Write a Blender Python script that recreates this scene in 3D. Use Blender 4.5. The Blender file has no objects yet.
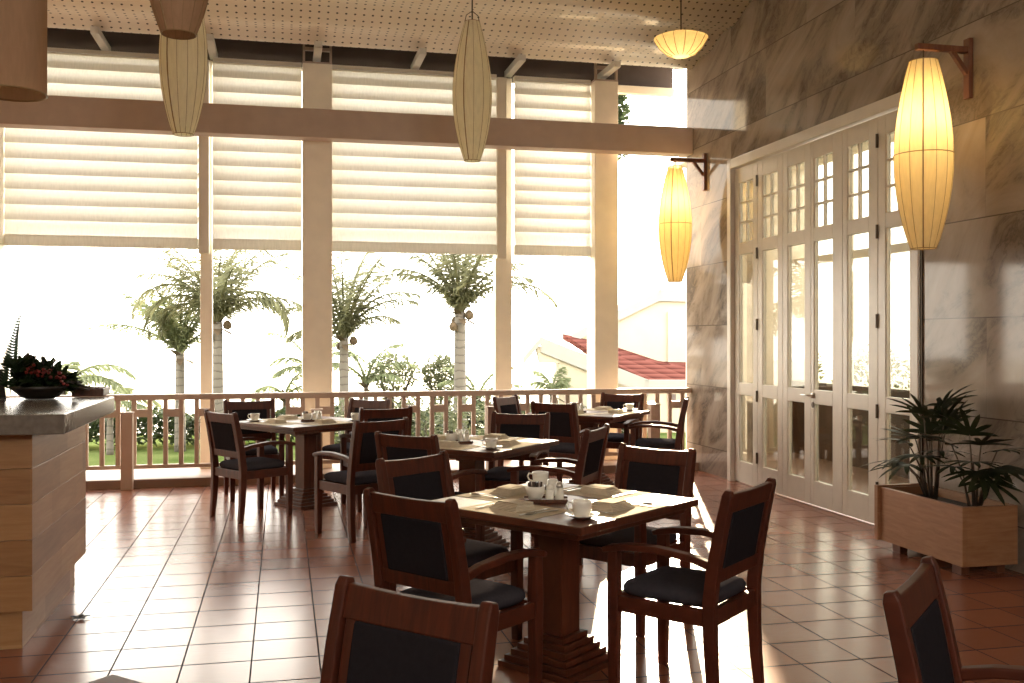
import bpy, math, random
from mathutils import Vector, Matrix
R = math.radians
PI = math.pi
random.seed(11)
sc = bpy.context.scene
COL = sc.collection
W, H, F = 1024, 683, 995.6
HZ = 337.5                       # horizon row
YAW = math.atan((512 - 283) / F)
CAMH = 1.5
SN, CS = math.sin(YAW), math.cos(YAW)


def at(x, y, d):
    """world point seen at photograph pixel (x, y) at depth d along the view axis"""
    r = (x - 512) / F * d
    return Vector((d * SN + r * CS, d * CS - r * SN, CAMH + (HZ - y) / F * d))


# ------------------------------------------------------------------ mesh builder
class MB:
    def __init__(s):
        s.v, s.f = [], []

    def add(s, vs, fs):
        b = len(s.v)
        s.v += [tuple(v) for v in vs]
        s.f += [tuple(b + i for i in f) for f in fs]
        return s

    def box(s, c, d, rz=0, taper=1.0):
        x, y, z = d[0] / 2, d[1] / 2, d[2] / 2
        vs = []
        for k, zz in ((1.0, -z), (taper, z)):
            for (a, b) in ((-x, -y), (x, -y), (x, y), (-x, y)):
                a, b = a * k, b * k
                vs.append((c[0] + a * math.cos(rz) - b * math.sin(rz), c[1] + a * math.sin(rz) + b * math.cos(rz), c[2] + zz))
        return s.add(vs, [(3, 2, 1, 0), (4, 5, 6, 7), (0, 1, 5, 4), (1, 2, 6, 5), (2, 3, 7, 6), (3, 0, 4, 7)])

    def span(s, a, b):
        c = [(a[i] + b[i]) / 2 for i in range(3)]
        return s.box(c, [abs(b[i] - a[i]) for i in range(3)])

    def sweep(s, pts, sizes, side=(1, 0, 0)):
        """rectangular section swept along pts; w along side, h across"""
        pts = [Vector(p) for p in pts]
        side = Vector(side).normalized()
        n = len(pts)
        vs = []
        for i, p in enumerate(pts):
            t = (pts[min(i + 1, n - 1)] - pts[max(i - 1, 0)]).normalized()
            u = t.cross(side).normalized()
            w, h = sizes[i] if isinstance(sizes, list) else sizes
            for (a, b) in ((-1, -1), (1, -1), (1, 1), (-1, 1)):
                vs.append(p + side * (a * w / 2) + u * (b * h / 2))
        fs = [(0, 1, 2, 3), tuple(4 * (n - 1) + k for k in (3, 2, 1, 0))]
        for i in range(n - 1):
            for k in range(4):
                a, b = 4 * i + k, 4 * i + (k + 1) % 4
                fs.append((b, a, a + 4, b + 4))
        return s.add(vs, fs)

    def tube(s, pts, rad, n=8, cap=True):
        pts = [Vector(p) for p in pts]
        m = len(pts)
        vs, fs = [], []
        ref = None
        for i, p in enumerate(pts):
            t = (pts[min(i + 1, m - 1)] - pts[max(i - 1, 0)]).normalized()
            if ref is None:
                ref = t.orthogonal().normalized()
            ref = (ref - t * ref.dot(t))
            ref = ref.normalized() if ref.length > 1e-6 else t.orthogonal().normalized()
            b = t.cross(ref)
            r = rad[i] if isinstance(rad, (list, tuple)) else rad
            for k in range(n):
                a = 2 * PI * k / n
                vs.append(p + (ref * math.cos(a) + b * math.sin(a)) * r)
        for i in range(m - 1):
            for k in range(n):
                a, c = n * i + k, n * i + (k + 1) % n
                fs.append((a, c, c + n, a + n))
        if cap:
            fs.append(tuple(range(n - 1, -1, -1)))
            fs.append(tuple(n * (m - 1) + k for k in range(n)))
        return s.add(vs, fs)

    def lathe(s, prof, n=24, c=(0, 0, 0)):
        m = len(prof)
        vs, fs = [], []
        for (r, z) in prof:
            for k in range(n):
                a = 2 * PI * k / n
                vs.append((c[0] + r * math.cos(a), c[1] + r * math.sin(a), c[2] + z))
        for i in range(m - 1):
            for k in range(n):
                a, b = n * i + k, n * i + (k + 1) % n
                fs.append((a, b, b + n, a + n))
        return s.add(vs, fs)

    def extrude(s, poly, vec):
        """closed solid: polygon of 3-D points moved along vec"""
        n = len(poly)
        vec = Vector(vec)
        vs = [Vector(p) for p in poly] + [Vector(p) + vec for p in poly]
        fs = [tuple(range(n)), tuple(range(2 * n - 1, n - 1, -1))]
        for i in range(n):
            j = (i + 1) % n
            fs.append((j, i, i + n, j + n))
        return s.add(vs, fs)

    def build(s, name, mat, parent=None, bevel=0, smooth=False, sub=0, solid=0):
        me = bpy.data.meshes.new(name)
        me.from_pydata([tuple(v) for v in s.v], [], s.f)
        me.update()
        import bmesh
        bm = bmesh.new()
        bm.from_mesh(me)
        bmesh.ops.recalc_face_normals(bm, faces=bm.faces)
        bm.to_mesh(me)
        bm.free()
        if smooth:
            for p in me.polygons:
                p.use_smooth = True
        me.materials.append(mat)
        o = bpy.data.objects.new(name, me)
        COL.objects.link(o)
        if parent:
            o.parent = parent
        if bevel:
            b = o.modifiers.new('bevel', 'BEVEL')
            b.width = bevel
            b.segments = 2
            b.limit_method = 'ANGLE'
            b.angle_limit = R(40)
        if solid:
            b = o.modifiers.new('solid', 'SOLIDIFY')
            b.thickness = solid
            b.offset = 0
        if sub:
            b = o.modifiers.new('sub', 'SUBSURF')
            b.levels = b.render_levels = sub
        return o


def tag(o, label=None, cat=None, group=None, kind=None):
    if label: o['label'] = label
    if cat: o['category'] = cat
    if group: o['group'] = group
    if kind: o['kind'] = kind
    return o


def thing(name, label, cat, loc=(0, 0, 0), rz=0, group=None, kind=None):
    o = bpy.data.objects.new(name, None)
    o.empty_display_size = 0.1
    COL.objects.link(o)
    o.location = loc
    o.rotation_euler = (0, 0, rz)
    return tag(o, label, cat, group, kind)


def struct(o, label=None, cat=None):
    return tag(o, label, cat, None, 'structure')


KIDS = {}


def dup(root, loc, rz, label=None, group=None, cat=None):
    r = root.copy()
    COL.objects.link(r)
    r.location = loc
    r.rotation_euler = (0, 0, rz)
    if label: r['label'] = label
    if group: r['group'] = group
    if cat: r['category'] = cat
    for ch in list(root.children):
        c = ch.copy()
        COL.objects.link(c)
        c.parent = r
        for g in list(ch.children):
            e = g.copy()
            COL.objects.link(e)
            e.parent = c
    return r


# ------------------------------------------------------------------ materials
class NT:
    def __init__(s, name):
        s.m = bpy.data.materials.new(name)
        s.m.use_nodes = True
        s.t = s.m.node_tree
        s.t.nodes.clear()
        s.out = s.t.nodes.new('ShaderNodeOutputMaterial')

    def n(s, typ, ins=None, **kw):
        nd = s.t.nodes.new(typ)
        for k, v in kw.items():
            setattr(nd, k, v)
        for k, v in (ins or {}).items():
            if isinstance(v, bpy.types.NodeSocket):
                s.t.links.new(v, nd.inputs[k])
            else:
                if nd.inputs[k].type == 'RGBA' and len(v) == 3:
                    v = (*v, 1)
                nd.inputs[k].default_value = v
        return nd

    def math(s, op, a, b=0.0, c=0.0):
        return s.n('ShaderNodeMath', {0: a, 1: b, 2: c}, operation=op).outputs[0]

    def obj(s):
        return s.n('ShaderNodeTexCoord').outputs['Object']

    def xyz(s, v):
        q = s.n('ShaderNodeSeparateXYZ', {0: v})
        return q.outputs[0], q.outputs[1], q.outputs[2]

    def map(s, v, scale=(1, 1, 1), rot=(0, 0, 0)):
        return s.n('ShaderNodeMapping', {'Vector': v, 'Scale': scale, 'Rotation': rot}).outputs[0]

    def noise(s, v, scale, detail=3, rough=.5, dist=0):
        return s.n('ShaderNodeTexNoise', {'Vector': v, 'Scale': scale, 'Detail': detail, 'Roughness': rough, 'Distortion': dist}).outputs[0]

    def ramp(s, f, stops):
        nd = s.n('ShaderNodeValToRGB', {0: f})
        e = nd.color_ramp.elements
        e[0].position, e[0].color = stops[0][0], (*stops[0][1], 1)
        e[1].position, e[1].color = stops[-1][0], (*stops[-1][1], 1)
        for p, c in stops[1:-1]:
            q = e.new(p)
            q.color = (*c, 1)
        return nd.outputs[0]

    def mix(s, f, a, b):
        return s.n('ShaderNodeMix', {0: f, 6: a, 7: b}, data_type='RGBA').outputs[2]

    def bump(s, h, strength=.3, dist=.01):
        return s.n('ShaderNodeBump', {'Height': h, 'Strength': strength, 'Distance': dist}).outputs[0]

    def bsdf(s, **kw):
        ins = {('Specular IOR Level' if k == 'Specular_IOR_Level' else k.replace('_', ' ')): v for k, v in kw.items()}
        b = s.n('ShaderNodeBsdfPrincipled', ins)
        s.t.links.new(b.outputs[0], s.out.inputs[0])
        return b

    def surf(s, sock):
        s.t.links.new(sock, s.out.inputs[0])
        return s.m


def plain(name, col, rough=.5, var=.12, scale=6, metal=0.0, spec=.5):
    t = NT(name)
    o = t.obj()
    f = t.noise(o, scale, 4)
    c0 = tuple(max(0, c * (1 - var)) for c in col)
    c1 = tuple(min(1, c * (1 + var)) for c in col)
    t.bsdf(Base_Color=t.ramp(f, [(.3, c0), (.7, c1)]), Roughness=rough, Metallic=metal, Specular_IOR_Level=spec)
    return t.m


def wood(name, dark, light, rough=.4, stretch=(18, 2, 2), scale=2.5, spec=.35):
    t = NT(name)
    v = t.map(t.obj(), stretch)
    f = t.noise(v, scale, 5, .6, .6)
    f2 = t.noise(t.obj(), 1.7, 2)
    f = t.math('ADD', t.math('MULTIPLY', f, .8), t.math('MULTIPLY', f2, .2))
    t.bsdf(Base_Color=t.ramp(f, [(.32, dark), (.68, light)]), Roughness=rough, Normal=t.bump(f, .15, .002), Specular_IOR_Level=spec)
    return t.m


def m_floor():
    t = NT('terracotta_tiles')
    o = t.obj()
    x, y, z = t.xyz(o)
    P = .3077
    u = t.math('DIVIDE', t.math('SUBTRACT', x, -.142 - P * 100), P)
    w = t.math('DIVIDE', t.math('SUBTRACT', y, 4.775 - P * 100), P)
    fu, fw = t.math('FRACT', u), t.math('FRACT', w)
    du = t.math('MINIMUM', fu, t.math('SUBTRACT', 1.0, fu))
    dw = t.math('MINIMUM', fw, t.math('SUBTRACT', 1.0, fw))
    g = t.math('MAXIMUM', t.math('LESS_THAN', du, .012), t.math('LESS_THAN', dw, .019))
    cell = t.n('ShaderNodeCombineXYZ', {0: t.math('FLOOR', u), 1: t.math('FLOOR', w), 2: 0.0}).outputs[0]
    rnd = t.n('ShaderNodeTexWhiteNoise', {'Vector': cell}).outputs[0]
    brush = t.noise(t.map(o, (3, 40, 1)), 3.0, 4, .6)
    base = t.ramp(rnd, [(0, (.19, .060, .034)), (1, (.27, .092, .050))])
    base = t.mix(t.math('MULTIPLY', brush, .5), base, (.29, .115, .066))
    col = t.mix(g, base, (.05, .022, .016))
    big = t.noise(o, 2.2, 3)
    ro = t.math('ADD', .18, t.math('ADD', t.math('MULTIPLY', brush, .05), t.math('MULTIPLY', big, .06)))
    ro = t.math('ADD', ro, t.math('MULTIPLY', g, .5))
    hgt = t.math('ADD', t.math('MULTIPLY', g, -1.0), t.math('MULTIPLY', brush, .004))
    t.bsdf(Base_Color=col, Roughness=ro, Normal=t.bump(hgt, .3, .003), Specular_IOR_Level=t.math('SUBTRACT', .5, t.math('MULTIPLY', g, .45)), IOR=1.45)
    return t.m


def m_marble():
    t = NT('polished_grey_marble')
    o = t.obj()
    x, y, z = t.xyz(o)
    P = .672
    k = t.math('DIVIDE', t.math('SUBTRACT', z, 1.634 - P * 10), P)
    fz = t.math('FRACT', k)
    dz = t.math('MINIMUM', fz, t.math('SUBTRACT', 1.0, fz))
    row = t.math('FLOOR', k)
    ky = t.math('DIVIDE', t.math('ADD', y, t.math('ADD', 40.0, t.math('MULTIPLY', row, .77))), 1.55)
    fy = t.math('FRACT', ky)
    dy = t.math('MINIMUM', fy, t.math('SUBTRACT', 1.0, fy))
    g = t.math('MAXIMUM', t.math('LESS_THAN', dz, .006), t.math('LESS_THAN', dy, .0003))
    slab = t.n('ShaderNodeCombineXYZ', {0: t.math('FLOOR', ky), 1: row, 2: 3.0}).outputs[0]
    off = t.n('ShaderNodeTexWhiteNoise', {'Vector': slab}, noise_dimensions='3D').outputs[1]
    v = t.n('ShaderNodeVectorMath', {0: o, 1: off}, operation='ADD').outputs[0]
    v = t.map(v, (1, 1, 1), (R(38), 0, 0))
    v = t.map(v, (1, .55, 1.6))
    n1 = t.noise(v, 1.3, 7, .62, 1.2)
    n2 = t.noise(v, 3.1, 8, .68, 2.2)
    vein = t.math('ABSOLUTE', t.math('SUBTRACT', n2, .5))
    vein = t.n('ShaderNodeMapRange', {0: vein, 1: 0.0, 2: .045, 3: 1.0, 4: 0.0}).outputs[0]
    mask = t.n('ShaderNodeMapRange', {0: n1, 1: .48, 2: .62, 3: 0.0, 4: 1.0}).outputs[0]
    vein = t.math('MULTIPLY', vein, mask)
    base = t.ramp(n1, [(.3, (.35, .29, .24)), (.5, (.265, .212, .172)), (.7, (.125, .093, .074))])
    base = t.mix(t.math('MULTIPLY', vein, .9), base, (.10, .085, .072))
    col = t.mix(g, base, (.11, .09, .075))
    fc = t.n('ShaderNodeLayerWeight', {'Blend': .5}).outputs[1]
    f = t.math('ADD', .030, t.math('MULTIPLY', t.math('POWER', fc, 4.0), .055))
    df = t.n('ShaderNodeBsdfDiffuse', {'Color': col})
    gl = t.n('ShaderNodeBsdfGlossy', {'Color': (1, .97, .93), 'Roughness': .07})
    return t.surf(t.n('ShaderNodeMixShader', {0: f, 1: df.outputs[0], 2: gl.outputs[0]}).outputs[0])


def m_ceiling():
    t = NT('perforated_plaster')
    x, y, z = t.xyz(t.obj())
    P = .088
    fx = t.math('SUBTRACT', t.math('FRACT', t.math('DIVIDE', t.math('ADD', x, 40.0), P)), .5)
    fy = t.math('SUBTRACT', t.math('FRACT', t.math('DIVIDE', t.math('ADD', y, 40.02), P)), .5)
    r = t.math('SQRT', t.math('ADD', t.math('MULTIPLY', fx, fx), t.math('MULTIPLY', fy, fy)))
    hole = t.math('LESS_THAN', r, .135)
    c = t.mix(hole, (.78, .69, .57), (.045, .03, .02))
    t.bsdf(Base_Color=c, Roughness=.45)
    return t.m


def m_leaf(name, col, trans=.35, var=.35, rough=.45, spec=.08):
    t = NT(name)
    f = t.noise(t.obj(), 3.5, 2)
    c = t.ramp(f, [(.3, tuple(q * (1 - var) for q in col)), (.7, tuple(q * (1 + var) for q in col))])
    b = t.n('ShaderNodeBsdfPrincipled', {'Base Color': c, 'Roughness': rough, 'Specular IOR Level': spec})
    tr = t.n('ShaderNodeBsdfTranslucent', {'Color': c})
    return t.surf(t.n('ShaderNodeMixShader', {0: trans, 1: b.outputs[0], 2: tr.outputs[0]}).outputs[0])


def m_cloth(name, col, trans=.5, weave=300):
    t = NT(name)
    f = t.noise(t.map(t.obj(), (1, 1, .15)), weave * .2, 2)
    c = t.ramp(f, [(.3, tuple(q * .9 for q in col)), (.7, col)])
    b = t.n('ShaderNodeBsdfDiffuse', {'Color': c})
    tr = t.n('ShaderNodeBsdfTranslucent', {'Color': c})
    return t.surf(t.n('ShaderNodeMixShader', {0: trans, 1: b.outputs[0], 2: tr.outputs[0]}).outputs[0])


def m_glass(name='pane_glass', tint=(.62, .62, .57), refl=1.0):
    t = NT(name)
    fc = t.n('ShaderNodeLayerWeight', {'Blend': .5}).outputs[1]
    f = t.math('ADD', .05 * refl, t.math('MULTIPLY', t.math('POWER', fc, 5.0), .9))
    tr = t.n('ShaderNodeBsdfTransparent', {'Color': tint})
    gl = t.n('ShaderNodeBsdfGlossy', {'Color': (1, 1, 1), 'Roughness': .01})
    return t.surf(t.n('ShaderNodeMixShader', {0: f, 1: tr.outputs[0], 2: gl.outputs[0]}).outputs[0])


def m_emit(name, col, s):
    t = NT(name)
    return t.surf(t.n('ShaderNodeEmission', {'Color': col, 'Strength': s}).outputs[0])


def m_tiles_roof():
    t = NT('red_roof_tiles')
    x, y, z = t.xyz(t.obj())
    w = t.math('FRACT', t.math('MULTIPLY', z, 11.0))
    u = t.math('FRACT', t.math('MULTIPLY', t.math('ADD', x, y), 3.2))
    f = t.math('MULTIPLY', t.math('ADD', w, t.math('MULTIPLY', u, .5)), .66)
    t.bsdf(Base_Color=t.ramp(f, [(.05, (.035, .012, .010)), (.5, (.10, .036, .029)), (.9, (.135, .052, .042))]), Roughness=.9, Specular_IOR_Level=0.0, Normal=t.bump(w, .5, .03))
    return t.m


def m_trunk(name, a, b):
    t = NT(name)
    x, y, z = t.xyz(t.obj())
    n = t.noise(t.obj(), 6, 3)
    w = t.math('FRACT', t.math('ADD', t.math('MULTIPLY', z, 7.5), t.math('MULTIPLY', n, .8)))
    t.bsdf(Base_Color=t.ramp(w, [(.0, a), (.25, b), (1, b)]), Roughness=.9)
    return t.m


def m_grass():
    t = NT('lawn_grass')
    o = t.obj()
    f = t.math('ADD', t.math('MULTIPLY', t.noise(o, 1.2, 4), .6), t.math('MULTIPLY', t.noise(o, 28, 3), .4))
    t.bsdf(Base_Color=t.ramp(f, [(.35, (.040, .062, .014)), (.65, (.122, .140, .052))]), Roughness=.9, Specular_IOR_Level=0.0)
    return t.m


def m_planks():
    t = NT('counter_planks')
    o = t.obj()
    x, y, z = t.xyz(o)
    row = t.math('FLOOR', t.math('DIVIDE', t.math('SUBTRACT', z, .19), .171))
    ln = t.math('FLOOR', t.math('DIVIDE', t.math('ADD', t.math('ADD', x, y), t.math('MULTIPLY', row, .43)), .62))
    rnd = t.n('ShaderNodeTexWhiteNoise', {'Vector': t.n('ShaderNodeCombineXYZ', {0: ln, 1: row, 2: 1.0}).outputs[0]}).outputs[0]
    f = t.noise(t.map(o, (1.2, 1.2, 14)), 2.2, 5, .6, .8)
    c = t.ramp(t.math('ADD', t.math('MULTIPLY', f, .55), t.math('MULTIPLY', rnd, .45)), [(.2, (.23, .105, .042)), (.5, (.36, .185, .078)), (.8, (.48, .29, .14))])
    t.bsdf(Base_Color=c, Roughness=.42)
    return t.m


M = dict(
    floor=m_floor(), marble=m_marble(), ceil=m_ceiling(),
    chair=wood('mahogany_wood', (.043, .0093, .0042), (.100, .0220, .0088), .5),
    table=wood('mahogany_table_wood', (.058, .0155, .0075), (.128, .034, .0145), .42),
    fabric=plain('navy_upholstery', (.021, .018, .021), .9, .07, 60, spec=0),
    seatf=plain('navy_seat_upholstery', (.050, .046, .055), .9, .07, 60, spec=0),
    white=plain('white_woodwork_paint', (.56, .50, .42), .32, .05),
    cream=plain('cream_column_paint', (.90, .82, .67), .5, .04),
    beam=plain('beige_beam_paint', (.44, .33, .26), .55, .05),
    rail=plain('beige_rail_paint', (.50, .375, .29), .45, .06),
    curb=plain('curb_terracotta', (.27, .165, .115), .45, .1),
    dark=plain('dark_soffit', (.10, .075, .065), .8, .1),
    plaster=plain('inner_wall_plaster', (.66, .58, .48), .7, .05),
    blind=m_cloth('white_blind_fabric', (.86, .83, .76), .225),
    blindbar=plain('white_blind_bar', (.74, .68, .56), .5, .04),
    metal=plain('brushed_steel', (.55, .52, .48), .3, .05, 6, 1.0),
    darkmetal=plain('dark_bronze', (.07, .05, .035), .4, .1, 6, .8),
    china=plain('white_china', (.78, .75, .68), .18, .03),
    paper=plain('cream_paper', (.58, .50, .38), .9, .06, 6, 0.0, 0.05),
    napkin=plain('linen_napkin', (.64, .56, .44), .9, .08, 30, 0.0, 0.05),
    sachet=plain('dark_sachet_paper', (.06, .035, .025), .5, .3, 40),
    tray=wood('small_tray_wood', (.06, .022, .012), (.11, .04, .02), .4),
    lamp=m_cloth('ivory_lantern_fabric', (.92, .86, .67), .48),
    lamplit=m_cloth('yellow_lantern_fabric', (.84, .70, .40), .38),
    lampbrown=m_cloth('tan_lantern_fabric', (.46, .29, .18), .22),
    wire=plain('lantern_rib_wire', (.30, .19, .09), .5, .1),
    brackwood=wood('bracket_wood', (.10, .035, .018), (.18, .07, .035), .5),
    planter=wood('planter_pine', (.25, .115, .055), (.36, .18, .09), .5, (2, 2, 14)),
    counter=m_planks(), parapet=wood('parapet_wood', (.05, .027, .016), (.09, .05, .03), .4),
    stone=plain('grey_granite', (.17, .145, .125), .2, .18, 30),
    glass=m_glass(), soil=plain('dark_soil', (.035, .022, .015), .9, .3, 30),
    fern=m_leaf('dark_green_fern', (.018, .030, .012), .2),
    palmleaf=m_leaf('indoor_palm_leaf', (.028, .035, .015), .2, spec=.2),
    coco=m_leaf('coconut_frond', (.19, .19, .105), .5),
    coco2=m_leaf('pale_frond', (.20, .225, .12), .5),
    bush=m_leaf('shrub_leaves', (.115, .125, .068), .42),
    hedge=m_leaf('hedge_leaves', (.040, .054, .022), .25),
    berry=plain('red_berry', (.17, .014, .012), .35, .3, 30),
    basket=plain('black_bowl', (.02, .014, .011), .4, .2),
    trunk=m_trunk('palm_trunk_bark', (.05, .042, .032), (.135, .12, .10)),
    bark=plain('brown_bark', (.09, .068, .05), .9, .3, 12),
    husk=plain('brown_husk', (.075, .050, .025), .8, .3, 20),
    grass=m_grass(), house=plain('cream_render', (.36, .32, .235), .8, .04, 2),
    eave=plain('house_fascia', (.27, .265, .24), .8, .03, 6, 0.0, 0.0), fascia=plain('white_fascia', (.60, .58, .53), .6, .03), roof=m_tiles_roof(),
    bulb=m_emit('warm_bulb', (1, .78, .38), 14.0),
    inkleaf=plain('dry_brown_leaf', (.03, .018, .012), .7, .2, 30),
)

# ------------------------------------------------------------------ room shell
XW, YF = 4.58, 10.84
ZC = 5.1
struct(MB().span((-6.2, -3.2, -.15), (XW + .02, 10.52, 0)).build('floor', M['floor']), 'glazed terracotta square tile floor with dark joints', 'floor')
# curb under the railing
struct(MB().span((-6.2, 10.5, -.15), (XW + .02, 11.35, .085)).build('curb_1', M['curb'], bevel=.006), 'low terracotta curb running under the balcony railing', 'curb')
w = MB()
w.span((XW, 9.70, -.15), (XW + .32, YF, ZC))
w.span((XW, -3.2, -.15), (XW + .32, 6.47, ZC))
w.span((XW, 6.47, 3.36), (XW + .32, 9.70, ZC))
struct(w.build('wall_right', M['marble']), 'polished grey veined marble slab wall around the folding doors', 'wall')
struct(MB().span((-6.4, -3.4, -.15), (XW + .3, -3.2, 2.75)).span((-6.4, -3.4, 4.3), (XW + .3, -3.2, ZC)).span((-6.4, -3.4, .9), (-3.2, -3.2, 4.3)).span((-1.0, -3.4, .9), (.6, -3.2, 4.3)).span((4.0, -3.4, .9), (XW + .3, -3.2, 4.3)).build('wall_back', M['plaster']), 'plain plaster wall behind the viewer, two wide openings added for fill light', 'wall')  # high openings added to let in soft fill light
struct(MB().span((-6.4, -3.2, -.15), (-6.2, 11.3, ZC)).build('wall_left', M['plaster']), 'plain plaster end wall beyond the counter', 'wall')


def ceil_z(y):
    if y > 10.70:
        return 4.59
    s = 10.70 - y
    z = 4.60 + .175 * min(s, 3.0) + .026 * math.sin(s * 2 * PI / .62 - .5) * min(1, s / .12) * (1 if s < 3 else 0)
    return z


cb = MB()
ys = [10.72, 10.715, 10.70] + [10.70 - .04 * i for i in range(1, 90)] + [5, 2, -3.2]
vs, fs = [], []
for i, y in enumerate(ys):
    z = 4.70 if i == 0 else (4.60 if i == 1 else ceil_z(y))
    vs += [(-6.2, y, z), (XW, y, z)]
for i in range(len(ys) - 1):
    fs.append((2 * i, 2 * i + 1, 2 * i + 3, 2 * i + 2))
cb.add(vs, fs)
struct(cb.build('ceiling', M['ceil'], smooth=True, solid=.02), 'curved perforated plaster ceiling with rows of small holes', 'ceiling')
struct(MB().span((-6.4, 10.4, 4.86), (XW + .3, 11.7, 4.95)).build('trim_1', M['dark']), 'dark soffit boards above the blinds', 'soffit')
struct(MB().span((-6.4, 11.27, 4.49), (XW + .0, 11.42, 4.86)).build('trim_2', M['dark']), 'dark header band above the window blinds', 'header')
struct(MB().span((-6.4, -3.4, 5.15), (XW + .5, 10.5, 5.25)).build('trim_3', M['dark']), 'roof deck above the ceiling', 'roof')
# pale header strip at the open bay
h = MB().span((3.80, 11.20, 4.40), (XW, 11.30, 4.49))
struct(h.build('trim_4', M['cream'], bevel=.004), 'pale timber strip over the open bay', 'trim')
struct(MB().span((-6.2, 10.65, 3.60), (XW - .002, 10.86, 3.905)).build('beam_1', M['beam'], bevel=.008), 'long beige horizontal beam crossing in front of the blinds', 'beam')
# rafters
raf0 = MB().span((-.04, -.30, 0), (.04, .425, .07)).build('rafter', M['fascia'], bevel=.004)
first = True
for k in range(-3, 4):
    o = raf0 if first else raf0.copy()
    if not first:
        COL.objects.link(o)
    first = False
    o.location = (.36 + 1.09 * k, 10.84, 4.515)
    where = {-3: 'above the cylinder lantern', -2: 'over the wide blind nearest the cylinder lantern', -1: 'over the narrow post beside the tall ivory lantern',
             0: 'over the middle column', 1: 'over the wide blind by the slim lantern', 2: 'over the post of the narrow blind', 3: 'over the column at the open bay'}[k]
    tag(o, 'short white rafter end under the dark soffit ' + where, 'rafter', 'white rafter ends', 'structure')

# columns
def column(n, x0, x1, label):
    c = MB().span((x0, 10.95, .085), (x1, 11.27, 4.46)).build('column_%d' % n, M['cream'], bevel=.006)
    struct(c, label, 'column')
    b = MB()
    for xx in (x0 + .015, x1 - .015):
        b.span((xx - .012, 10.96, 4.46), (xx + .012, 11.0, 4.78))
    b.span((x0 + .01, 10.96, 4.60), (x1 - .01, 11.0, 4.635))
    b.span((x0, 10.96, 4.46), (x1, 11.2, 4.48))
    b.build('head_bracket', M['rail'], c)
    return c

column(1, -3.10, -2.785, 'cream square column at the picture edge behind the flower counter')
column(2, .205, .52, 'cream square column between the two wide blinds')
column(3, 3.50, 3.78, 'cream square column beside the open bay and house')


def post(n, x0, x1, label):
    b = MB().span((x0, 11.20, .085), (x1, 11.33, 4.49))
    c = struct(b.build('window_post_%d' % n, M['cream'], bevel=.004), label, 'window post')
    MB().span((x0 - .008, 11.06, 2.40), (x0 + .10, 11.2, 4.46)).build('blind_guide', M['blindbar'], c, bevel=.004)
    return c

post(1, -.87, -.745, 'slim white window post in front of the thick palm trunk')
post(2, 2.38, 2.575, 'slim white window post beside the coconut palm')

# blinds
def blind(x0, x1, zb, zt, label):
    rt = thing('window_blind', label, 'blind', ((x0 + x1) / 2, 11.13, zb), 0, 'white slatted window blinds')
    hw = (x1 - x0) / 2
    mb = MB()
    pitch, n = .158, int((zt - zb - .10) / .158) + 1
    for i in range(n):
        z0 = .095 + i * pitch
        prof = []
        L = pitch * 1.55
        for k in range(7):
            s = k / 6
            zz = z0 + s * L
            if zz > zt - zb:
                zz = zt - zb
            prof.append((-.040 + .075 * s - .016 * math.sin(PI * min(1, s * 1.1)), zz))
        vs = [(-hw, p[0], p[1]) for p in prof] + [(hw, p[0], p[1]) for p in prof]
        m = len(prof)
        mb.add(vs, [(k, k + 1, m + k + 1, m + k) for k in range(m - 1)])
    mb.build('slats', M['blind'], rt, smooth=True)
    MB().span((-hw, -.045, -.01), (hw, .025, .105)).build('bottom_bar', M['blind'], rt, bevel=.006)
    MB().span((-hw, -.03, zt - zb - .02), (hw, .06, zt - zb + .04)).build('head_rail', M['blindbar'], rt, bevel=.004)
    return rt

ZB, ZT = 2.455, 4.46
blind(-2.78, -.885, ZB, ZT, 'wide white slatted blind above the flower counter and railing')
blind(-.735, .20, ZB, ZT, 'narrow white slatted blind between a slim post and the middle column')
blind(.525, 2.375, ZB, ZT, 'wide white slatted blind behind the single hanging ivory lantern')
blind(2.585, 3.495, ZB, ZT, 'narrow white slatted blind beside the column at the open bay')
struct(MB().span((-6.2, 11.1, 2.45), (-3.1, 11.25, ZC)).build('wall_front', M['plaster']), 'plain wall above the opening beyond the counter', 'wall')

# ------------------------------------------------------------------ railing
rl = thing('balcony_railing', 'long beige timber railing with balusters along the open terrace edge', 'railing', (0, 10.72, 0))
XR0, XR1 = -6.15, XW + .25
MB().span((XR0, -.045, .862), (XW - .005, .045, .922)).build('top_rail', M['rail'], rl, bevel=.01)
MB().span((XR0, -.025, .165), (XW - .005, .025, .205)).build('bottom_rail', M['rail'], rl, bevel=.005)
bal = MB().span((-.0225, -.02, .20), (.0225, .02, .865)).build('baluster', M['rail'], rl, bevel=.004)
blk = MB().span((-.058, -.018, .69), (.058, .018, .77)).build('cross_block', M['rail'], rl, bevel=.004)
xb, i, fb, fk = -6.05, 0, True, True
PIT = .1525
while xb < XW - .05:
    o = bal if fb else bal.copy()
    if not fb:
        COL.objects.link(o)
    fb = False
    o.location.x = xb
    if i % 2 == 0 and xb + PIT < XW:
        o = blk if fk else blk.copy()
        if not fk:
            COL.objects.link(o)
        fk = False
        o.location.x = xb + PIT / 2
    xb += PIT
    i += 1
pl = {0: 'beige railing post beside the wooden counter end', 1: 'beige railing post hidden behind the breakfast table by the middle column',
      2: 'beige railing post behind the small chair turned sideways', 3: 'beige railing post between the marble wall and a side-on armchair'}
for k in range(4):
    px = -1.50 + 1.84 * k
    r = MB().span((px - .055, 10.385, 0), (px + .055, 10.495, .75)).span((px - .062, 10.378, .75), (px + .062, 10.50, .765))
    tag(r.build('railing_post', M['rail'], bevel=.005), pl[k], 'post', 'stub posts along the railing')

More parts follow.
